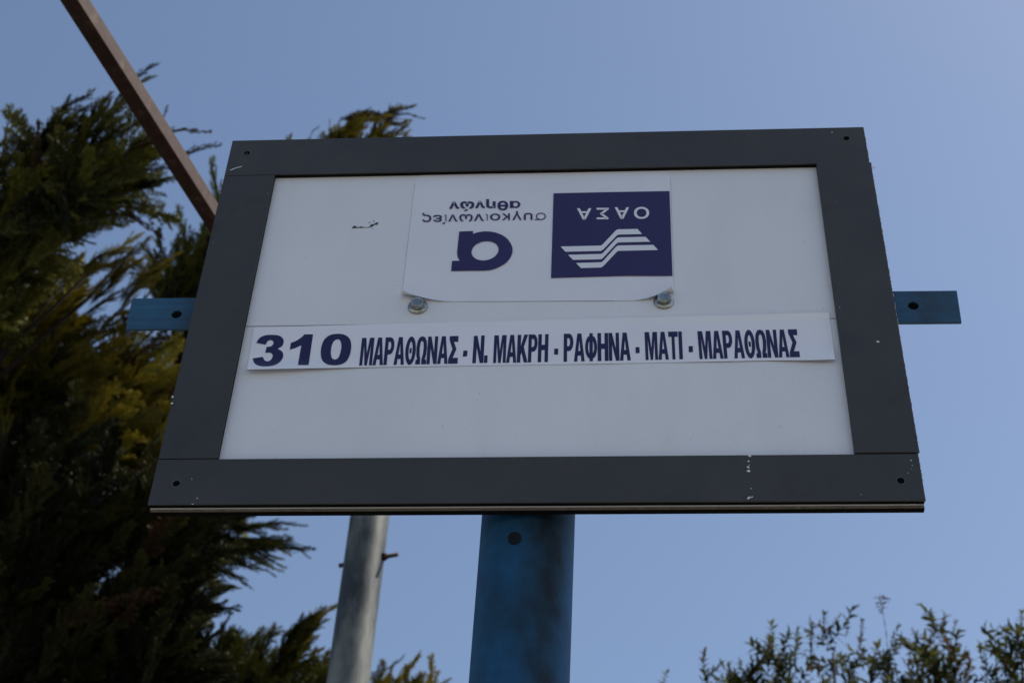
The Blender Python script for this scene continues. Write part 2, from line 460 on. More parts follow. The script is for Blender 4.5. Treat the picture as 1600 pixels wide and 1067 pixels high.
def fatten(l, d):
    # move the outline outwards by d (inwards where the loop is a hole)
    out = []; n = len(l)
    for i in range(n):
        a, b, c = Vector(l[i-1]), Vector(l[i]), Vector(l[(i+1) % n])
        t1, t2 = (b-a).normalized(), (c-b).normalized()
        n1, n2 = Vector((t1.y, -t1.x)), Vector((t2.y, -t2.x))
        m = n1+n2
        if m.length < .1: m = n1
        m.normalize(); out.append(tuple(b + m*(d/max(.5, m.dot(n1)))))
    return out
def type_row(items, origin, scale, y, mat, bold, parent):
    bmA = bmesh.new()
    for ch, x0, y0, x1, y1 in items:
        loops = glyph_loops(ch, .125 if bold > .03 else .07)
        big_ = max(loops, key=lambda l: abs(area(l))); sg = 1 if area(big_) > 0 else -1
        if sg < 0: loops = [l[::-1] for l in loops]
        outer = [l for l in loops if area(l) > 0]; holes = [l for l in loops if area(l) < 0]
        if bold and ch not in 'ασ': outer = [fatten(l, bold) for l in outer]; holes = [fatten(l, bold) for l in holes]
        xs = [p_[0] for l in outer for p_ in l]; ys = [p_[1] for l in outer for p_ in l]
        ax, bx_, ay, by = min(xs), max(xs), min(ys), max(ys)
        for k, ol in enumerate(outer):
            grp = [ol]
            for h in holes:
                owners = [l for l in outer if sum(inside(q_, l) for q_ in h) > .9*len(h)]
                if owners and min(owners, key=area) is ol: grp.append(h)
            yy = y - .00012*k
            lp = []
            for l in grp:
                lp.append([sp(*zpx(origin, scale, [(x1+(x0-x1)*(px-ax)/(bx_-ax), y0+(y1-y0)*(py-ay)/(by-ay))])[0], y=yy) for px, py in l])
            me = curve_fill(lp, yy); bmA.from_mesh(me); bpy.data.meshes.remove(me)
    return sobj('lettering', bmA, mat, parent)
type_row([('Ο',1000,238,1169,371), ('Α',786,243,946,371), ('Σ',584,249,720,375), ('Α',366,254,527,378)], zo, zs, LY2, M_sticker, .018, so)
z1 = (640, 300); k1 = 6.957
type_row([('α',1090,98,1204,174), ('θ',955,97,1071,200), ('η',832,78,935,176), ('ν',712,98,818,176), ('ω',550,103,703,180), ('ν',430,104,538,183)], z1, k1, LY, M_purple, .034, so)
type_row([('σ',1360,226,1482,304), ('υ',1242,228,1336,303), ('γ',1117,208,1218,305), ('κ',1003,233,1090,306), ('ο',874,235,986,308),
          ('ι',830,239,848,310), ('ν',698,238,808,315), ('ω',541,242,686,318), ('ν',421,245,521,321), ('ι',381,247,400,319), ('ε',254,250,352,323), ('ς',136,228,236,326)],
         z1, k1, LY, M_purple, .008, so)
acc = [[(590,205),(600,195),(622,186),(636,190),(630,199),(604,209)], [(353,346),(362,336),(378,329),(388,333),(382,342),(362,351)]]
for a in acc: sobj('accent_mark', curve_fill([toplane(zpx(z1, k1, a), LY)], LY), M_purple, so)
big = crom([(540,430),(690,425),(688,455),(760,435),(850,429),(950,446),(1040,490),(1098,558),(1119,625),(1106,690),(1062,755),(1000,800),(920,836),(830,852),(640,855),(452,859),(461,749),(546,747),(524,706),(517,655),(522,600)],
           corners=(0, 1, 2, 14, 15, 16, 17, 20), n=6)
hole = [(820 + 147*math.cos(a*math.pi/20)*1.0 - 12*math.sin(a*math.pi/20), 639 + 105*math.sin(a*math.pi/20) - 6*math.cos(a*math.pi/20)) for a in range(40)]
sobj('logo_letter', curve_fill([toplane(zpx(z1, k1, big), LY), toplane(zpx(z1, k1, hole), LY)], LY), M_purple, so)

# ---- the route strip
qr = [sp(385.5, 578, PY), sp(1305, 562, PY), sp(1295.5, 488.5, PY), sp(397, 512, PY)]
def route(u, v):
    x = (qr[0][0]*(1-u)+qr[1][0]*u)*(1-v) + (qr[3][0]*(1-u)+qr[2][0]*u)*v
    z = (qr[0][1]*(1-u)+qr[1][1]*u)*(1-v) + (qr[3][1]*(1-u)+qr[2][1]*u)*v
    lift = .0085*smooth01((.24-u)/.24)*smooth01((.26-v)/.26)**1.3
    lift += .0055*smooth01((u-.86)/.14)*smooth01((.35-v)/.35)
    lift += .0028*smooth01((u-.30)/.70)*smooth01((v-.84)/.16)
    lift += .0010*smooth01((.12-v)/.12)*(.5+.5*math.sin(u*25))*smooth01((u-.5)/.2)
    z += -.0008*math.exp(-((u-.96)/.05)**2)*(1-v) + .0008*math.sin(u*7+.6)*(1-v)*.5
    k = lift/(STK-CAM.y)                       # the loose edge hangs a little lower as it comes away from the board
    return (x - (x-CAM.x)*k, STK - lift, z - (z+Z0-CAM.z)*k)
def route_lift(u, v):
    return route(u, v)
def drape(me, off=.0004):
    bm = bmesh.new()
    if isinstance(me, bmesh.types.BMesh): bm.free(); bm = me
    else: bm.from_mesh(me)
    zs_ = [.215 + .006*k for k in range(17)]
    xs_ = [-.39 + .02*k for k in range(40)]
    for z in zs_: bmesh.ops.bisect_plane(bm, geom=bm.verts[:]+bm.edges[:]+bm.faces[:], plane_co=(0, 0, z), plane_no=(0, 0, 1))
    for x in xs_: bmesh.ops.bisect_plane(bm, geom=bm.verts[:]+bm.edges[:]+bm.faces[:], plane_co=(x, 0, 0), plane_no=(1, 0, 0))
    for w_ in bm.verts:
        x, z = w_.co.x, w_.co.z; v = .5
        for it in range(3):
            xl = qr[0][0]*(1-v)+qr[3][0]*v; xr = qr[1][0]*(1-v)+qr[2][0]*v
            u = (x-xl)/(xr-xl)
            zb = qr[0][1]*(1-u)+qr[1][1]*u; zt = qr[3][1]*(1-u)+qr[2][1]*u
            v = (z-zb)/(zt-zb)
        y_ = route(u, v)[1] - off; k = (STK-y_)/(STK-CAM.y)
        w_.co = (x - (x-CAM.x)*k, y_, z - (z+Z0-CAM.z)*k)
    return bm
ro = sobj('route_strip', sticker_mesh(160, 24, route), M_route, label='long white strip with route number and stops in navy capitals')

s = .33
def arc_(cx, cz, rx, rz, a0, a1, n=10):
    return [(cx+rx*math.cos(math.radians(a0+(a1-a0)*k/n)), cz+rz*math.sin(math.radians(a0+(a1-a0)*k/n))) for k in range(n+1)]
def ell(cx, cz, rx, rz, n=28): return arc(cx, cz, rx, rz, 0, 360-360/n, n-1)
GL = {
 'M': (1.22, [[(0,0),(0,1),(.36,1),(.5,.42),(.64,1),(1,1),(1,0),(.765,0),(.765,.74),(.60,0),(.40,0),(.235,.74),(.235,0)]]),
 'A': (1.0, [[(0,0),(.31,1),(.69,1),(1,0),(.69,0),(.645,.21),(.355,.21),(.31,0)], [(.405,.375),(.5,.76),(.595,.375)]]),
 'P': (.92, [[(0,0),(0,1)] + arc(.55,.69,.43,.31,90,-90,12) + [(.35,.38),(.35,0)], [(.35,.55)] + arc(.50,.695,.15,.145,-90,90,8) + [(.35,.84)]]),
 'Q': (1.0, [ell(.5,.5,.5,.515), ell(.5,.5,.185,.33), [(.40,.41),(.60,.41),(.60,.59),(.40,.59)]]),
 'W': (1.02, [[(0,0),(.44,0),(.44,.19),(.345,.36),(.315,.60),(.365,.79),(.5,.86),(.635,.79),(.685,.60),(.655,.36),(.56,.19),(.56,0),(1,0),(1,.16),(.86,.17),(.97,.36),(1.0,.60),(.93,.84),(.76,.975),(.5,1.015),(.24,.975),(.07,.84),(0,.60),(.03,.36),(.14,.17),(0,.16)]]),
 'N': (.98, [[(0,0),(0,1),(.33,1),(.68,.42),(.68,1),(1,1),(1,0),(.67,0),(.32,.58),(.32,0)]]),
 'S': (.92, [[(0,0),(0,.17),(.38,.53),(.03,.86),(.03,1),(.95,1),(.95,.79),(.50,.79),(.80,.53),(.45,.21),(1,.21),(1,0)]]),
 'K': (1.04, [[(0,0),(0,1),(.33,1),(.33,.60),(.63,1),(.99,1),(.62,.56),(1.02,0),(.66,0),(.42,.36),(.33,.25),(.33,0)]]),
 'H': (1.0, [[(0,0),(0,1),(.34,1),(.34,.62),(.66,.62),(.66,1),(1,1),(1,0),(.66,0),(.66,.43),(.34,.43),(.34,0)]]),
 'F': (1.12, [[(.36,0),(.64,0),(.64,.10)] + arc(.62,.5,.38,.40,-80,80,12) + [(.64,.90),(.64,1),(.36,1),(.36,.90)] + arc(.38,.5,.38,.40,100,260,12) + [(.36,.10)],
             [(.36,.28),(.36,.72)] + arc(.37,.5,.12,.21,100,260,8), [(.64,.28)] + arc(.63,.5,.12,.21,-80,80,8) + [(.64,.72)]]),
 'T': (.92, [[(.34,0),(.34,.81),(0,.81),(0,1),(1,1),(1,.81),(.66,.81),(.66,0)]]),
 'I': (.40, [[(.06,0),(.06,1),(.94,1),(.94,0)]]),
 '.': (.34, [[(.0,0),(.0,.27),(.9,.27),(.9,0)]]),
}
RY = STK - .0006
def word(txt, q, gap=.045):
    tot = sum(GL[c][0] for c in txt) + gap*(len(txt)-1)
    loops = []; x = 0
    bmA = bmesh.new()
    for c in txt:
        w, lp = GL[c]
        me = curve_fill([[sp(*bil(q, (x+px*w)/tot, pz), y=RY) for px, pz in l] for l in lp], RY)
        bmA.from_mesh(me); bpy.data.meshes.remove(me)
        x += w + gap
    return bmA
def px_fill(loops): return curve_fill([[sp(a, b, RY) for a, b in l] for l in loops], RY)
words = [('MAPAQWNAS', ((561,570.6),(714.8,567.4),(717.2,524.3),(565.6,527.4))),
         ('N.', ((737.8,567),(762,566.2),(764,523),(740.5,524.2))),
         ('MAKPH', ((770.4,566.6),(856,565),(857.2,521.4),(772.4,523.4))),
         ('PAFHNA', ((880.5,564.6),(985.6,562.4),(984.2,519),(881,520.9))),
         ('MATI', ((1008.9,561.9),(1067.6,560.5),(1065.6,517.2),(1007,518.4))),
         ('MAPAQWNAS', ((1093.2,560.4),(1250,557.2),(1245.8,513.8),(1089.6,517.0)))]
for t_, q in words:
    sobj('lettering', drape(word(t_, q)), M_navy, ro)
for q in (((723,556.6),(729.8,556),(730.4,547),(724,547.2)), ((865.8,553.6),(872,553.2),(872.2,544),(866,544.2)),
          ((993.2,551.2),(999.4,550.9),(999.2,541.6),(993,541.9)), ((1076.3,549.7),(1082.8,549.4),(1082.4,540),(1076,540.3))):
    sobj('dash', drape(px_fill([q])), M_navy, ro)
o3 = (380, 490); k3 = 6.667
three = crom([(135,302),(165,255),(215,226),(290,217),(370,225),(412,255),(420,295),(402,335),(357,362),(400,388),(416,425),(405,470),(365,513),(300,539),(220,546),(150,535),(112,507),(98,462),
              (205,446),(218,478),(248,493),(285,480),(306,443),(300,415),(275,403),(228,404),(243,343),(290,336),(314,308),(308,282),(285,272),(255,282),(232,320)],
             corners=(0, 8, 17, 18, 25, 26, 32))
one = [(727,212),(680,532),(568,532),(605,325),(548,352),(485,372),(495,302),(555,278),(605,245),(638,212)]
zero = crom([(985,206),(1060,219),(1110,262),(1125,335),(1112,420),(1076,490),(1020,524),(945,534),(870,522),(822,480),(807,410),(816,330),(848,262),(905,220)])
zin = crom([(982,264),(1010,278),(1022,330),(1012,400),(990,455),(955,474),(924,458),(912,410),(920,335),(944,283)])
for lp in ([three], [one], [zero, zin]):
    sobj('route_digit', drape(px_fill([zpx(o3, k3, l) for l in lp])), M_navy, ro)

def edge_dirt(q, grow):
    c = Vector((sum(a[0] for a in q)/4, sum(a[1] for a in q)/4))
    out = [(a[0]+math.copysign(grow, a[0]-c.x), a[1]+math.copysign(grow, a[1]-c.y)) for a in q]
    inn = [(a[0]-math.copysign(.003, a[0]-c.x), a[1]-math.copysign(.003, a[1]-c.y)) for a in q]
    return curve_fill([out, inn], PY-.0002)
sobj('dirty_edge', edge_dirt(qr, .0003), M_edge, ro)
def lerp2(a, b, t): return (a[0]*(1-t)+b[0]*t, a[1]*(1-t)+b[1]*t)
for a_, b_, n_ in ((lerp2(qs[0], qs[3], .12), lerp2(qs[0], qs[3], .93), (-.0004, 0)), (lerp2(qs[1], qs[2], .12), lerp2(qs[1], qs[2], .93), (.0004, 0)), (lerp2(qs[0], qs[1], .24), lerp2(qs[0], qs[1], .78), (0, -.0004))):
    sobj('dirty_edge', curve_fill([[a_, b_, (b_[0]+n_[0], b_[1]+n_[1]), (a_[0]+n_[0], a_[1]+n_[1])]], PY-.0002), M_edge, so)
# ---- hexagon flange bolts
def bolt(px, py):
    x, z = sp(px, py, PY)
    r = .0138
    bm = bmesh.new()
    prof = [(r, PY), (r, PY-.0016), (r*.93, PY-.0026), (r*.70, PY-.0040)]
    rings = [[bm.verts.new((x+rr*math.cos(2*math.pi*k/40), yy, z+rr*math.sin(2*math.pi*k/40))) for k in range(40)] for rr, yy in prof]
    for i in range(3):
        for k in range(40):
            f = bm.faces.new((rings[i][k], rings[i][(k+1)%40], rings[i+1][(k+1)%40], rings[i+1][k])); f.smooth = i > 0
    bm.faces.new(rings[3])
    fl = sobj('bolt', bm, M_zinc)
    bm = bmesh.new(); a0 = random.random()
    hexr = .0098
    R0 = [bm.verts.new((x+hexr*math.cos(a0+math.pi/3*k), PY-.0036, z+hexr*math.sin(a0+math.pi/3*k))) for k in range(6)]
    R1 = [bm.verts.new((x+hexr*math.cos(a0+math.pi/3*k), PY-.0102, z+hexr*math.sin(a0+math.pi/3*k))) for k in range(6)]
    R2 = [bm.verts.new((x+hexr*.80*math.cos(2*math.pi*k/24), PY-.0116, z+hexr*.80*math.sin(2*math.pi*k/24))) for k in range(24)]
    for k in range(6): bm.faces.new((R0[k], R0[(k+1)%6], R1[(k+1)%6], R1[k]))
    bm2 = bmesh.new()
    n = 24
    for k in range(n):
        a = 2*math.pi*k/n; a2 = 2*math.pi*(k+1)/n
        def hexp(an):
            b_ = (an - a0) % (math.pi/3) - math.pi/6
            rr = hexr*math.cos(math.pi/6)/math.cos(b_); return (x+rr*math.cos(an), PY-.0102, z+rr*math.sin(an))
        bm.faces.new([bm.verts.new(hexp(a)), bm.verts.new(hexp(a2)), R2[(k+1)%n], R2[k]])
    R3 = [bm.verts.new((x+hexr*.66*math.cos(2*math.pi*k/24), PY-.0112, z+hexr*.66*math.sin(2*math.pi*k/24))) for k in range(24)]
    for k in range(n): bm.faces.new((R2[k], R2[(k+1)%n], R3[(k+1)%n], R3[k]))
    bm.faces.new(R3)
    bm2.free()
    bmesh.ops.recalc_face_normals(bm, faces=bm.faces[:])
    sobj('bolt_head', bm, M_zinc, fl)
bolt(653, 480); bolt(1037, 472)

# ---- marks: torn film, chips and scratches
def marks(name, polys, y, mat, parent, label=None):
    bmA = bmesh.new()
    for p in polys:
        me = curve_fill([[sp(a, b, y) for a, b in p]], y); bmA.from_mesh(me); bpy.data.meshes.remove(me)
    return sobj(name, bmA, mat, parent, label=label)
zt = (530, 330); kt = 17.78
def blob(cx, cy, rx, ry, n=9, ang=0):
    out = []
    for k in range(n):
        a = 2*math.pi*k/n; j = random.uniform(.65, 1.2)
        x, y = rx*j*math.cos(a), ry*j*math.sin(a)
        out.append((cx + x*math.cos(ang)-y*math.sin(ang), cy + x*math.sin(ang)+y*math.cos(ang)))
    return out
panel_up = [o for o in S.children if o.name == 'panel'][0]
marks('torn_spot', [zpx(zt, kt, p) for p in
      ([(355,488),(385,420),(440,405),(470,420),(480,450),(560,455),(570,430),(640,428),(690,450),(820,446),(850,425),(880,370),(905,360),(930,375),(990,335),(1060,310),(1095,325),(1080,345),(1040,385),(990,375),(960,405),(900,440),(870,445),(830,460),(690,465),(440,475)],
       blob(955, 280, 30, 14), blob(845, 318, 36, 10), blob(925, 488, 32, 10))], PY-.0003, M_scuff, panel_up)
marks('torn_spot', [zpx(zt, kt, p) for p in (blob(515, 428, 34, 13), blob(1075, 378, 16, 12), blob(985, 345, 14, 6))], PY-.0006, M_chip, panel_up)
chips = [blob(1171,711.5,4,1.8,7,.5), blob(1169.5,720.5,2,1.5), blob(1169,729.5,3,1.8,7,.3), blob(1169.5,735.5,3.2,1.8), blob(1170.8,726,1,.8), blob(1173.5,763,1,.8), blob(1170,777.5,3.6,1.8,8,-.3), blob(1175,776,2.4,1,7,-.4),
         blob(1423.5,719,1.6,1,6,.5), blob(1425.5,727,.9,.8), blob(1424,732,1,.6), blob(1419,738.5,.8,.7), blob(299.8,748,.9,.9), blob(308,778,1,.8), blob(301,787,2,.6)]
marks('paint_chip', chips, -.0004, M_chip, bot)
marks('scratch', [[(359,266),(367,262.6),(378,259.8),(378,260.8),(367,263.8),(360,267)]], -.0004, M_chip, top)
marks('paint_chip', [blob(1372,534,2.6,1.6), blob(1312,480,.8,.8), blob(1300,207,1,1.2)], -.0015, M_chip, S)
edge = []
for px, py in ((270, 620), (268.5, 630), (1365, 262)): edge.append(blob(px, py, 2.2, 2.0, 5))
marks('paint_chip', edge, -.0015, M_chip, S)
# burrs of bare metal along the sheared right edges
bm = bmesh.new()
for k in range(260):
    z = random.uniform(.02, .66); 
    x = (HW + .0018 if BOTZ < z < TOPZ else HW) 
    if random.random() < .35: continue
    h = random.uniform(.0005, .0022); box(bm, x-.0002, x+random.uniform(.0002, .0008), -.0006, .0012, z, z+h)
sobj('edge_burrs', bm, M_chip)

# ---- mounting bar through the back, with a hole at each end
by_ = .0240
ql = [sp(196.5, 514, by_), sp(1502.5, 503, by_), sp(1495, 454, by_), sp(206.5, 466.3, by_)]
me = curve_fill([ql, circ(*sp(276, 491, by_), .0072), circ(*sp(1427, 477.5, by_), .0072)], by_, .0045, .0004)
sobj('mounting_bar', me, M_bar)
# ---- pole
py_ = .0300
pc = py_ + .060
T = at_y(826.3, 799, pc); B = at_y(811.3, 1067, pc)
rad = (at_y(899, 798, pc) - at_y(752, 800, pc)).length/2 * .985
dxdz = (T.x-B.x)/(T.z-B.z)
def polex(z): return T.x + (z - T.z)*dxdz
bm = bmesh.new()
zt_, zb_ = Z0+.60, .12
n = 14
tube(bm, [(polex(zb_+(zt_-zb_)*k/n), py_+rad, zb_+(zt_-zb_)*k/n - .12) for k in range(n+1)], rad, 48)
pole = obj('pole', bm, M_pole, S)
hp = at_y(805, 850, py_+.012)
bm = bmesh.new(); hx = hp.x; tube(bm, [(hx, py_+rad-math.sqrt(rad**2-(hx-polex(hp.z))**2)-.0040, hp.z-.12), (hx, py_+.03, hp.z-.12)], .0080, 20)
obj('bolt_hole', bm, simple('old_bolt_stub', (.010, .013, .017), .8, spec=.1), pole)
barp = [o for o in S.children if o.name == 'mounting_bar'][0]
for hx_, hz_ in (sp(276, 491, by_), sp(1427, 477.5, by_)):
    bm = bmesh.new(); tube(bm, [(hx_, by_+.0026, hz_), (hx_, by_+.010, hz_)], .0070, 24); sobj('plug', bm, M_hole, barp)
bm = bmesh.new(); box(bm, -.14+polex(.12), .14+polex(.12), py_+rad-.14, py_+rad+.14, .0, .012, .002)
obj('base_plate', bm, M_bar, S)
bm = bmesh.new(); box(bm, -.05, .05, .0285, .0300+rad*.6, .315, .365, .001); sobj('saddle', bm, M_bar)

# ------------------------------------------------------------------ galvanised pole and rusty beam behind
YG = 2.42
T = at_y(578.9, 800, YG); B = at_y(543.4, 1067, YG)
gr = (at_y(610, 800, YG)-at_y(547.8, 800, YG)).length/2*.985
dxdz = (T.x-B.x)/(T.z-B.z)
GP = empty('galvanised_pole', (T.x-(T.z-.0)*dxdz, YG, 0))
tag(GP, 'weathered grey steel pole with a thin rod stuck through it, left of the blue pole', 'pole')
bm = bmesh.new(); n = 30
for_pts = [(dxdz*(5.2*k/n), 0, 5.2*k/n) for k in range(n+1)]
tube(bm, for_pts, [gr*(1.02-.04*k/n) for k in range(n+1)], 40)
obj('shaft', bm, M_galv, GP)
a, b = at_y(530, 883.5, YG+.02), at_y(622, 865.5, YG-.02)
bm = bmesh.new(); tube(bm, [a-GP.location, b-GP.location], .0068, 14); obj('rod', bm, simple('dark_rusted_rod', (.03, .022, .018), .7), GP)
w = at_y(602, 869, YG-.01); bm = bmesh.new(); tube(bm, [Vector(w)-GP.location-Vector((.006,0,.002)), Vector(w)-GP.location+Vector((.008,0,.002))], [.014, .008], 14); obj('weld', bm, M_rust, GP)
bm = bmesh.new(); box(bm, -.15, .15, -.15, .15, 0, .02, .003); obj('base_plate', bm, M_galv, GP)

u = Vector((.2583, .9661, 0)); nr = Vector((.9661, -.2583, 0))
P0 = Vector((-1.12357, .55759, 4.6)) - u*.55; P1 = Vector((-1.12357, .55759, 4.6)) + u*1.87
bm = bmesh.new()
L = (P1-P0).length
box(bm, 0, L, 0, .0405, 0, .0485, .0022)
me = bpy.data.meshes.new('rusty_beam'); bm.to_mesh(me); bm.free()
be = obj('rusty_beam', me, M_rust)
be.matrix_world = Matrix(((u.x, -nr.x, 0, P0.x), (u.y, -nr.y, 0, P0.y), (0, 0, 1, P0.z), (0, 0, 0, 1)))
tag(be, 'rusty brown square steel beam crossing the sky at upper left', 'beam')

# ------------------------------------------------------------------ conifers
def spindle(V, Fc, a, b, r, rng):
    d = b - a; L_ = d.length
    if L_ < 1e-5: return
    d /= L_
    x = d.orthogonal().normalized(); y = d.cross(x); ph = rng.random()*6.28
    i = len(V); V.append(a)
    m = a + d*(L_*.38)
    for k in range(3):
        an = ph + 2.0944*k; V.append(m + x*(r*math.cos(an)) + y*(r*math.sin(an)))
    V.append(b)
    for k in range(3):
        p, q = i+1+k, i+1+(k+1) % 3
        Fc.append((i, q, p)); Fc.append((p, q, i+4))
def make_spray(name, seed, mat, nb=46, spread=.34, twig=.062, droop=.25, rad=.0066, dens=1.35, flat=.45):
    """one frond of scale-leaved cypress, unit length along +Z, drooping towards +X"""
    rng = random.Random(seed); V = []; Fc = []
    def axis(t): return Vector((droop*t*t + .02*math.sin(t*9+seed), .03*math.sin(t*7+seed*2), t*(1-.12*droop*t)))
    pts = [axis(k/12) for k in range(13)]
    for p, q in zip(pts, pts[1:]): spindle(V, Fc, p, q+(q-p)*.3, rad*.8, rng)
    for i in range(nb):
        t = .04 + .95*(i+rng.random()*.6)/nb
        p = axis(t); fw = (axis(min(1, t+.03))-axis(t-.03)).normalized()
        side = 1 if i % 2 else -1
        roll = rng.uniform(-1, 1)*flat*1.6 + (math.pi if side < 0 else 0)
        out = Vector((math.sin(roll), math.cos(roll), 0))
        out = (out - fw*out.dot(fw)).normalized()
        ang = math.radians(rng.uniform(16, 36))
        L_ = spread*(.28+.72*math.sin(math.pi*min(1, (t*.92+.10)))**.8)*rng.uniform(.55, 1.15)*(1-.45*t)
        d = (fw*math.cos(ang) + out*math.sin(ang)).normalized()
        nseg = max(3, int(L_/.035*dens))
        q0 = p
        for j in range(nseg):
            d = (d + fw*.07 + Vector((rng.gauss(0, .05), rng.gauss(0, .05), rng.gauss(0, .05)))).normalized()
            q1 = q0 + d*(L_/nseg)
            spindle(V, Fc, q0, q1+d*.01, rad*.75, rng)
            for sd in (-1, 1):
                if rng.random() < .92:
                    b_ = d.cross(out).normalized()
                    lat = (d.cross(b_))*sd
                    dd = (d*.80 + lat*.55 + b_*rng.uniform(-.35, .35) + fw*.12).normalized()
                    tl = twig*rng.uniform(.55, 1.2)*(1-.35*j/nseg)
                    e = q1 + dd*tl
                    spindle(V, Fc, q1, e, rad, rng)
                    if rng.random() < .75:
                        d3 = (dd*.75 + d*.5 + Vector((rng.gauss(0, .25), rng.gauss(0, .25), rng.gauss(0, .25)))).normalized()
                        spindle(V, Fc, q1+dd*tl*.45, q1+dd*tl*.45+d3*tl*.55, rad*.85, rng)
            q0 = q1
        spindle(V, Fc, q0, q0+d*twig*.7, rad*.8, rng)
    me = bpy.data.meshes.new(name); me.from_pydata([tuple(v) for v in V], [], Fc); me.update()
    me.materials.append(mat); return me
def variants(prefix, mat, seed, n=5, **kw):
    return [make_spray(prefix, seed+i, mat, droop=.12+.09*(i % 4), **kw) for i in range(n)]
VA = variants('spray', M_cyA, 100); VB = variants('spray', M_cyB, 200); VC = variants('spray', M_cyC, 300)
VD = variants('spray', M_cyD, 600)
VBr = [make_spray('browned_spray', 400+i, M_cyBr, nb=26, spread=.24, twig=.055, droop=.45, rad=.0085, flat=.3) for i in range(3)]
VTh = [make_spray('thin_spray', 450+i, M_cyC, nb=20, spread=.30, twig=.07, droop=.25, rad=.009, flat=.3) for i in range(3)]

def place(me, name, parent, origin, tip, width=1.0, face=None, rng=random):
    """put a unit frond so that it runs from origin to tip"""
    d = tip - origin; L_ = d.length; z = d.normalized()
    f = face if face is not None else Vector((rng.uniform(-1, 1), rng.uniform(-1, 1), rng.uniform(-1.2, .1)))
    x = (f - z*f.dot(z))
    if x.length < .05: x = z.orthogonal()
    x.normalize(); y = z.cross(x)
    o = bpy.data.objects.new(name, me); COL.objects.link(o); o.parent = parent
    m = Matrix(((x.x, y.x, z.x), (x.y, y.y, z.y), (x.z, y.z, z.z))).to_4x4()
    o.matrix_basis = Matrix.Translation(origin - parent.location) @ m @ Matrix.Diagonal((L_*width, L_*width, L_, 1))
    return o
def limb(parent, a, b, r0, r1, rng, mat=None):
    pts = []
    for k in range(7):
        t = k/6; p = a.lerp(b, t); p.z += -.12*(b-a).length*math.sin(math.pi*t)*.6
        p += Vector((rng.gauss(0, .015), rng.gauss(0, .015), 0)); pts.append(p - parent.location)
    bm = bmesh.new(); tube(bm, pts, [r0+(r1-r0)*k/6 for k in range(7)], 8)
    return obj('limb', bm, mat or M_bark, parent)
def inner(parent, clumps, V, rng):
    """the uncountable shaded foliage deep inside the crown, joined into one part"""
    verts = []; faces = []
    base = [( [v.co.copy() for v in m.vertices], [tuple(p.vertices) for p in m.polygons] ) for m in V[:2]]
    for c, ax, ay, az, n in clumps:
        for i in range(n):
            while True:
                q = Vector((rng.uniform(-1, 1), rng.uniform(-1, 1), rng.uniform(-1, 1)))
                if q.length < 1: break
            d = (GLEAN + Vector((rng.gauss(0, .5), rng.gauss(0, .5), rng.gauss(0, .4)))).normalized()
            L_ = rng.uniform(.45, .7); o = c + RIGHT*(q.x*ax) + UP*(q.z*az) + Vector((0, q.y*ay, 0)) - d*L_*.5 - parent.location
            m = Matrix.Translation(o) @ d.to_track_quat('Z', 'Y').to_matrix().to_4x4() @ Matrix.Rotation(rng.random()*6.28, 4, 'Z') @ Matrix.Scale(L_, 4)
            vs_, fs_ = base[i % 2]; k = len(verts)
            verts.extend([tuple(m @ v) for v in vs_]); faces.extend([tuple(k+a for a in f) for f in fs_])
    me = bpy.data.meshes.new('inner_foliage'); me.from_pydata(verts, [], faces); me.update(); me.materials.append(V[0].materials[0])
    o = bpy.data.objects.new('inner_foliage', me); COL.objects.link(o); o.parent = parent; o['kind'] = 'stuff'
GLEAN = Vector((.45, -.1, .75))       # the wind has combed the fronds up and to the right
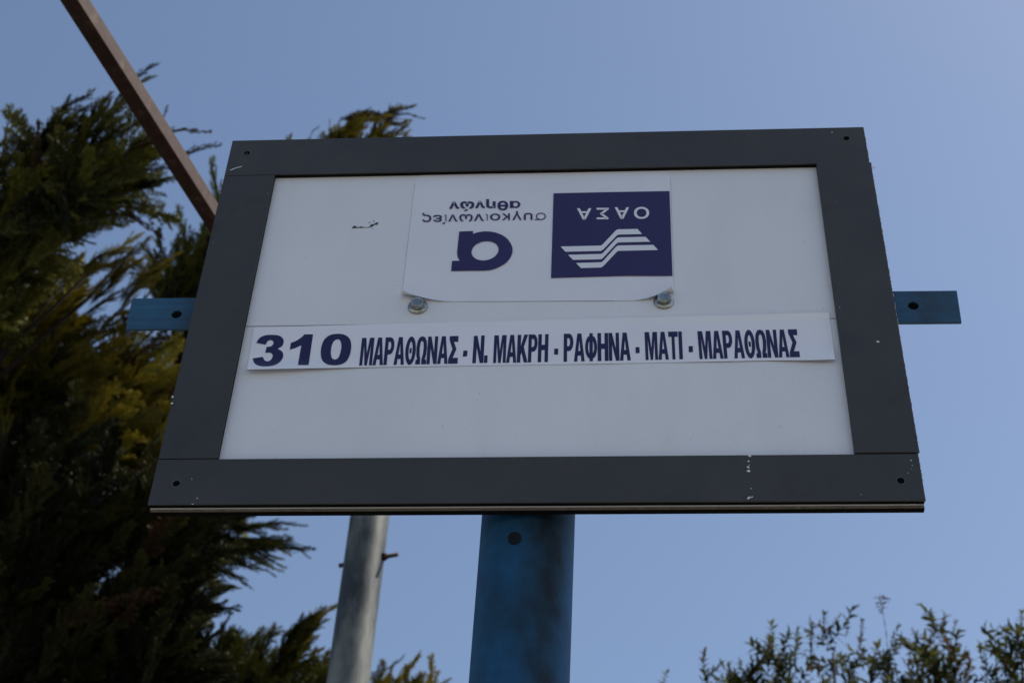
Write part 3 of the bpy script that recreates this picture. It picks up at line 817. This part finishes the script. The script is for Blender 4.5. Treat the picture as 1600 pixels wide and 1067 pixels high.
def conifer(label, trunk_px, dist, height_top, blobs, explicit, V, seed, r_trunk=.11, brown=.0, slen=(.34, .62), group='wind-combed cypress trees behind the board', back=.9):
    rng = random.Random(seed)
    top = at(*trunk_px, dist + back); base = Vector((top.x - .25, top.y, 0))
    root = empty('cypress_tree', base); tag(root, label, 'tree', group)
    bm = bmesh.new(); n = 12; pts = []
    for k in range(n+1):
        t = k/n; p = base.lerp(top, t) - base
        p += Vector((.06*math.sin(t*6+seed), .05*math.cos(t*5+seed)-.05, 0)); pts.append(p)
    tube(bm, pts, [r_trunk*(1-.88*k/n) for k in range(n+1)], 12); obj('trunk', bm, M_bark, root)
    scale = dist / F
    for (px, py, rx, ry, cnt, dd) in blobs:
        c = at(px, py, dist + dd)
        # limb from the trunk up to the heart of this clump
        tz = max(.6, c.z - .5); t = min(.97, max(.05, tz / top.z)); a = base.lerp(top, t)
        limb(root, a, c + Vector((0, .45, 0)), .022, .005, rng)
        ax, az = rx*scale, ry*scale; ay = max(ax, az)*.8
        for i in range(cnt):
            while True:
                q = Vector((rng.uniform(-1, 1), rng.uniform(-1, 1), rng.uniform(-1, 1)))
                if q.length < 1: break
            org = c + RIGHT*(q.x*ax) + UP*(q.z*az) + Vector((0, q.y*ay, 0))
            dirv = (GLEAN + Vector((q.x*.55, q.y*.6, q.z*.35)) + Vector((rng.gauss(0, .28), rng.gauss(0, .3), rng.gauss(0, .2)))).normalized()
            L_ = rng.uniform(*slen)
            org -= dirv*(L_*.5)
            me = rng.choice(VBr) if rng.random() < brown else rng.choice(V)
            place(me, 'spray', root, org, org+dirv*L_, rng.uniform(.85, 1.2), rng=rng)
    inner(root, [(at(px, py, dist + dd + .45), rx*scale*1.05, max(rx, ry)*scale*.6, ry*scale*1.05, max(6, int(rx*ry/260))) for (px, py, rx, ry, cnt, dd) in blobs], V, rng)
    for e in explicit:
        bx0, by0, tx, ty = e[:4]; kind = e[4] if len(e) > 4 else 'g'; wdt = e[5] if len(e) > 5 else .9
        jd = rng.uniform(-.35, .25)
        a, b = at(bx0, by0, dist+jd), at(tx, ty, dist+jd+rng.uniform(-.2, .1))
        face = RIGHT*1.0 - UP*.8 + Vector((0, rng.uniform(-.4, .4), 0))
        pool = {'g': V, 'b': VBr, 't': VTh, 'f': V, 'y': VB}[kind]; nm = 'browned_spray' if kind == 'b' else 'spray'
        D = b-a; lat = D.cross(BACK).normalized()
        plx = math.hypot(tx-bx0, ty-by0)
        # a plume: overlapping fronds along one shoot, the last one forming the tip
        np_ = (2 if kind == 'b' else max(2, int(plx/22)))
        for k in range(np_):
            t1 = 1.0 if k == 0 else rng.uniform(.45, .93)
            t0 = max(0, t1 - rng.uniform(.42, .6)) if k or kind != 'b' else 0
            sag = lambda t: Vector((0, 0, -.10*D.length*t*(1-t)*2))
            off = (0 if k == 0 else rng.uniform(-1, 1)*.13*D.length*wdt*(1.25-t1))
            A_ = a + D*t0 + sag(t0) + lat*off*.3; B_ = a + D*t1 + sag(t1) + lat*off*1.5 + BACK*rng.uniform(-.05, .05)
            place(rng.choice(pool), nm, root, A_, B_, wdt*(1.15 if kind != 'b' else .9), face + Vector((rng.gauss(0, .5), rng.gauss(0, .5), rng.gauss(0, .5))), rng)
    return root

conifer('dark green cypress at upper left with browned drooping tips, crossed by the rusty beam', (10, 250), 7.0, 0,
        [(40, 345, 56, 32, 40, 0), (95, 300, 32, 16, 20, -.1), (-110, 390, 90, 70, 26, .3), (-5, 385, 52, 30, 32, .1), (-60, 480, 100, 60, 20, .2), (160, 285, 24, 12, 12, 0)],
        [(30,280,130,130,'g',1.1),(20,270,100,165,'g',1.1),(-25,290,12,190,'g',1.2),(60,272,113,168,'g',1.1),(95,270,167,140,'g',1.1),(110,265,205,122,'g',1.0),(130,270,200,165,'g',1.2),(140,205,234,86,'g',.7),(20,290,45,195),(150,215,195,150),(185,250,303,153,'b',.8),(190,262,288,185,'b',.7),
         (215,275,325,211,'b',.7),(165,305,250,232),(160,320,262,262),(130,322,266,328,'b',1.0),(120,315,225,300,'g',.5),(95,250,150,170),(70,300,120,205),(180,265,275,200,'b',.8)],
        VA, 5, brown=.10, back=2.2)
conifer('yellow-green sunlit cypress at the left edge, its bright plumes just left of the blue bar', (40, 430), 7.8, 0,
        [(40, 510, 60, 36, 22, 0), (60, 590, 80, 45, 34, -.1), (180, 605, 40, 22, 20, .1), (90, 690, 90, 50, 34, 0), (215, 680, 36, 50, 22, .2), (90, 790, 90, 50, 20, .2)],
        [(70,460,215,356,'g',.7),(120,500,228,358,'g',.65),(150,520,262,376,'g',.6),(150,560,236,450,'g',.6),(50,460,130,395),(110,570,200,480,'g',.7),(150,620,250,495,'g',.7),(180,620,262,520),
         (225,640,284,575),(50,530,150,420),(10,500,90,420),(225,720,268,625),(120,600,190,520),(20,560,110,480),(200,640,240,580)],
        VB, 6, brown=.05)
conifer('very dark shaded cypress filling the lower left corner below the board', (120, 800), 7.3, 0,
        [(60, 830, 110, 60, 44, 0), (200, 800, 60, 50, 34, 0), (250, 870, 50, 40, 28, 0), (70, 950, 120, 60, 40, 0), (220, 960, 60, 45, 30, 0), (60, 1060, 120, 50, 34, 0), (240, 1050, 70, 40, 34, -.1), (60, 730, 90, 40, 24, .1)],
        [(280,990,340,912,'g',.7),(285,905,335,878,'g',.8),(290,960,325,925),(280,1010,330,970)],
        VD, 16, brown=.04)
conifer('tall dark cypress mostly hidden behind the board, its browned top leaning over the upper frame', (440, 330), 8.8, 0,
        [(285, 462, 26, 26, 22, 0), (315, 450, 26, 40, 26, .1), (345, 520, 60, 60, 22, .1), (400, 400, 80, 80, 14, .2), (470, 330, 80, 50, 14, .2), (545, 285, 60, 30, 14, 0),
         (420, 620, 100, 100, 16, .2), (310, 600, 40, 50, 18, .3), (260, 860, 50, 60, 30, .1), (330, 795, 60, 26, 26, 0), (280, 960, 30, 40, 12, .2)],
        [(247,478,243,392,'g',.8),(268,470,262,385,'g',.8),(285,455,300,358,'g',.8),(312,440,335,340,'g',.8),(240,470,234,418,'g',.8),
         (475,235,493,192,'y',.8),(475,260,565,165,'y',1.5),(495,250,585,152,'y',1.3),(530,195,603,140,'b',1.6),(540,180,595,160,'b',1.4),(550,255,628,148,'y',1.6),(585,195,640,148,'b',1.4),(575,255,612,160,'y',1.4),
         (570,240,652,206,'y',1.2),(560,245,600,180,'y',1.0),(590,235,640,190,'y',.7),(520,240,535,200,'g',.8),
         (290,840,490,852,'f',.7),(300,825,478,803,'f',.6),(300,850,450,832,'f',.7),(300,880,445,874,'t',1.0),(300,845,400,885,'t',.7),(330,840,470,835,'t',.7),(400,835,490,860,'g',.7),(290,880,370,892,'t',.8)],
        VC, 7, brown=.03, slen=(.34, .6))
conifer('small green cypress poking up left of the grey pole at the bottom', (430, 1010), 8.6, 0,
        [(380, 1075, 40, 26, 24, 0), (440, 1090, 40, 26, 24, 0), (330, 1060, 40, 40, 20, .1), (400, 1170, 90, 60, 24, .1)],
        [(415,1075,512,922,'y',1.0),(420,1050,490,935,'g',1.1),(440,1060,500,950,'g',1.1),(385,1075,410,968),(355,1060,372,975),(340,1050,350,955,'g',.8),(430,1090,470,1030),(450,1090,482,1040)],
        VA, 8, slen=(.3, .5))
conifer('low cypress top between the grey pole and the blue pole, just above the bottom edge', (560, 1060), 9.5, 0,
        [(520, 1100, 30, 26, 16, 0), (580, 1110, 30, 16, 18, 0), (640, 1125, 40, 20, 18, 0), (580, 1190, 80, 50, 20, .1)],
        [(590,1090,623,1016,'g',.7),(560,1100,605,1040,'g',.9),(625,1100,655,1042,'g',.9),(650,1100,702,1055,'g',.8),(505,1100,515,1015,'g',.9),(480,1100,492,1028,'g',.9),(600,1100,632,1050)],
        VB, 9, slen=(.3, .5))

# ------------------------------------------------------------------ broad-leaved trees lower right
def leaf(V, Fc, a, d, up, L_, w, rng):
    s_ = d.cross(up)
    if s_.length < .01: return
    s_.normalize(); nrm = s_.cross(d)
    i = len(V)
    dr = rng.uniform(.05, .22)
    mid = a + d*(L_*.5) + nrm*(L_*.05)
    V.extend([a, a + d*(L_*.25) + s_*w*.40 + nrm*w*.2, mid + s_*w*.5 + nrm*w*.25, a + d*(L_*.8) + s_*w*.26 - nrm*L_*dr*.5,
              a + d*L_ - nrm*L_*dr, a + d*(L_*.8) - s_*w*.26 - nrm*L_*dr*.5, mid - s_*w*.5 + nrm*w*.25, a + d*(L_*.25) - s_*w*.40 + nrm*w*.2, mid, a + d*(L_*.8) - nrm*L_*dr*.6])
    for f in ((0,1,8),(1,2,8),(2,3,9,8),(3,4,9),(0,8,7),(7,8,6),(8,9,5,6),(9,4,5)): Fc.append(tuple(i+k for k in f))
def make_shoot(seed, mat, nl=26, ll=.27, bare=.15, whorl=False):
    rng = random.Random(seed); V = []; Fc = []
    def ax(t): return Vector((.05*math.sin(t*4+seed), .05*math.cos(t*3+seed)-.05, t))
    for k in range(8): spindle(V, Fc, ax(k/8), ax((k+1.3)/8), .007, rng)
    for i in range(nl):
        t = bare + (1-bare)*(i/(nl-1))
        if whorl and (.35 < t < .80): continue
        a = ax(t); az = i*2.4 + rng.uniform(-.4, .4); el = math.radians(rng.uniform(5, 50) + 30*t) if not whorl else math.radians(rng.uniform(-15, 35))
        d = Vector((math.cos(az)*math.cos(el), math.sin(az)*math.cos(el), math.sin(el)))
        leaf(V, Fc, a, d, Vector((rng.gauss(0, .3), rng.gauss(0, .3), 1)), ll*rng.uniform(.6, 1.15), ll*rng.uniform(.26, .40), rng)
    me = bpy.data.meshes.new('leafy_shoot'); me.from_pydata([tuple(v) for v in V], [], Fc); me.update()
    for p in me.polygons: p.use_smooth = False
    me.materials.append(mat); return me
SH = [make_shoot(500+i, M_leaf, 15+i) for i in range(5)]
SHR = [make_shoot(520+i, M_leafR, 12, .22, .45) for i in range(2)]
SHW = make_shoot(540, M_leafR, 54, .13, .02, whorl=True)
def leafy(label, px, dist, blobs, explicit, seed):
    rng = random.Random(seed)
    t_ = at(px, 1040, dist); base = Vector((t_.x, t_.y, 0))
    root = empty('broadleaf_tree', base); tag(root, label, 'tree', 'broad-leaved tree tops along the bottom right')
    top = Vector((0, 0, t_.z-.5))
    bm = bmesh.new(); tube(bm, [Vector((.05*math.sin(k*.9+seed), .04*math.cos(k*1.1+seed), top.z*k/8)) for k in range(9)], [.07*(1-.8*k/8) for k in range(9)], 10)
    obj('trunk', bm, M_bark, root)
    sc_ = dist/F
    for (bx_, by2, rx, ry, cnt) in blobs:
        c = at(bx_, by2 + 30, dist + rng.uniform(-.15, .15))
        limb(root, base + Vector((0, 0, max(1.0, c.z-1.1))), c, .022, .006, rng)
        for i in range(cnt):
            while True:
                q = Vector((rng.uniform(-1, 1), rng.uniform(-1, 1), rng.uniform(-1, 1)))
                if q.length < 1: break
            org = c + RIGHT*(q.x*rx*sc_) + UP*(q.z*ry*sc_) + Vector((0, q.y*.35, 0))
            d = (Vector((q.x*1.1, q.y*.9, .7+q.z*.3)) + Vector((rng.gauss(0, .5), rng.gauss(0, .4), rng.gauss(0, .15)))).normalized()
            L_ = rng.uniform(.12, .25); org -= d*L_*.5
            place(rng.choice(SHR) if rng.random() < .10 else rng.choice(SH), 'leafy_shoot', root, org, org+d*L_, rng.uniform(.85, 1.15), rng=rng)
    for e in explicit:
        a, b = at(e[0], e[1], dist), at(e[2], e[3], dist)
        me = {'s': SH[0], 'r': SHR[0], 'w': SHW, 'q': SH[2]}[e[4]]
        place(me, 'leafy_shoot', root, a, b, e[5] if len(e) > 5 else 1.0, rng=rng)
    return root
leafy('rounded leafy tree top with two sprigs on its left, leftmost at the bottom right', 1205, 8.0,
      [(1110,1075,22,14,10),(1215,1045,34,34,30),(1180,1070,30,22,18),(1250,1065,26,26,16),(1150,1085,26,16,12),(1210,1120,80,30,34)],
      [(1100,1080,1103,1020,'r',1.2),(1030,1090,1040,1052,'s',1.2),(1202,1030,1208,978,'s',1.2),(1240,1040,1246,985,'q',1.1),(1165,1060,1155,1030,'q',1.2),(1135,1085,1140,1040,'s')], 21)
leafy('open airy tree top with one tall twig carrying a whorl of reddish leaves', 1340, 8.0,
      [(1295,990,18,12,8),(1330,1015,22,20,9),(1385,1000,16,16,8),(1360,1060,26,18,8),(1330,1100,60,26,18)],
      [(1382,1068,1385,932,'w',1.0),(1285,1010,1292,962,'q',1.1),(1320,1000,1326,970,'s',1.1),(1345,1010,1350,972,'q',1.1),(1272,1040,1266,985,'s',1.0),(1390,1010,1402,978,'s',1.0)], 22)
leafy('pointed dense leafy tree top right of the tall twig', 1465, 8.0,
      [(1460,1000,20,22,18),(1465,1035,34,28,30),(1430,1060,26,20,16),(1500,1060,28,20,18),(1465,1110,70,30,34)],
      [(1455,1000,1458,960,'q',1.3),(1490,1000,1492,972,'s',1.2),(1425,1050,1412,1028,'r',1.2),(1440,1010,1425,985,'q',1.1)], 23)
leafy('leafy tree top cut by the right edge of the picture', 1585, 8.0,
      [(1585,1005,16,16,10),(1575,1035,24,20,14),(1620,1020,26,26,14),(1545,1055,18,16,10),(1590,1110,60,30,28),(1680,1060,50,50,24)],
      [(1590,1000,1592,958,'q',1.3),(1560,1040,1555,1000,'s',1.1),(1545,1050,1538,1020,'s',1.1)], 24)

# ------------------------------------------------------------------ tall unseen tree added on the right to shade the board and its pole
rng = random.Random(77)
cc = Vector((0, .1, 2.62)) + sv*7.2
root = empty('cypress_tree', (cc.x+.3, cc.y, 0)); tag(root, 'tall cypress added to the right outside the picture to shade the blue pole', 'tree')
bm = bmesh.new(); tube(bm, [(-.3*k/10 + .05*math.sin(k), .05*math.cos(k), (cc.z+.6)*k/10) for k in range(11)], [.14*(1-.085*k) for k in range(11)], 12)
obj('trunk', bm, M_bark, root)
for i in range(190):
    while True:
        q = Vector((rng.uniform(-1, 1), rng.uniform(-1, 1), rng.uniform(-1, 1)))
        if q.length < 1: break
    org = cc + Vector((q.x*.75, q.y*.75, q.z*1.7 - .6)); d = (Vector((q.x, q.y, 1.0)) + Vector((rng.gauss(0, .3), rng.gauss(0, .3), 0))).normalized()
    L_ = rng.uniform(.7, 1.0); place(rng.choice(VA), 'spray', root, org - d*L_*.5, org + d*L_*.5, 1.2, rng=rng)
# ------------------------------------------------------------------ the lower crowns, below the picture's edge
rng = random.Random(91)
for root in [o for o in COL.objects if o.name.split('.')[0] in ('cypress_tree', 'broadleaf_tree') and o.parent is None]:
    bx_, by2 = root.location.x, root.location.y
    hd = math.hypot(bx_-CAM.x, by2-CAM.y)
    con = root.name.startswith('cypress')
    shade = 'outside the picture' in root['label']
    zmax = 6.4 if shade else 1.6 + (hd-1.1)*math.tan(math.radians(25.5))
    parts_ = [c for c in root.children if c.name.startswith(('spray', 'leafy_shoot'))]
    pool = VA if shade else [parts_[i].data for i in range(0, len(parts_), 9) if 'browned' not in parts_[i].data.name][:6]
    for i in range(max(0, min(95 if con else 110, 292-len(parts_)))):
        t = rng.random()**.8; z = .5 + (zmax-.9)*t; an = rng.random()*6.283
        rr = (rng.uniform(.15, .95) if con else rng.uniform(.1, .75))*(1.1-.25*t)
        out = Vector((math.cos(an), math.sin(an), 0))
        L_ = rng.uniform(.8, 1.15) if con else rng.uniform(.45, .7)
        d = (out*.7 + Vector((0, 0, .9)) + Vector((rng.gauss(0, .2), rng.gauss(0, .2), 0))).normalized()
        a = Vector((bx_, by2, z-.4)) + out*rr*.8
        if a.z + d.z*L_ > zmax: a.z = zmax - d.z*L_
        place(rng.choice(pool), 'spray' if con else 'leafy_shoot', root, a, a + d*L_, 1.0, rng=rng)
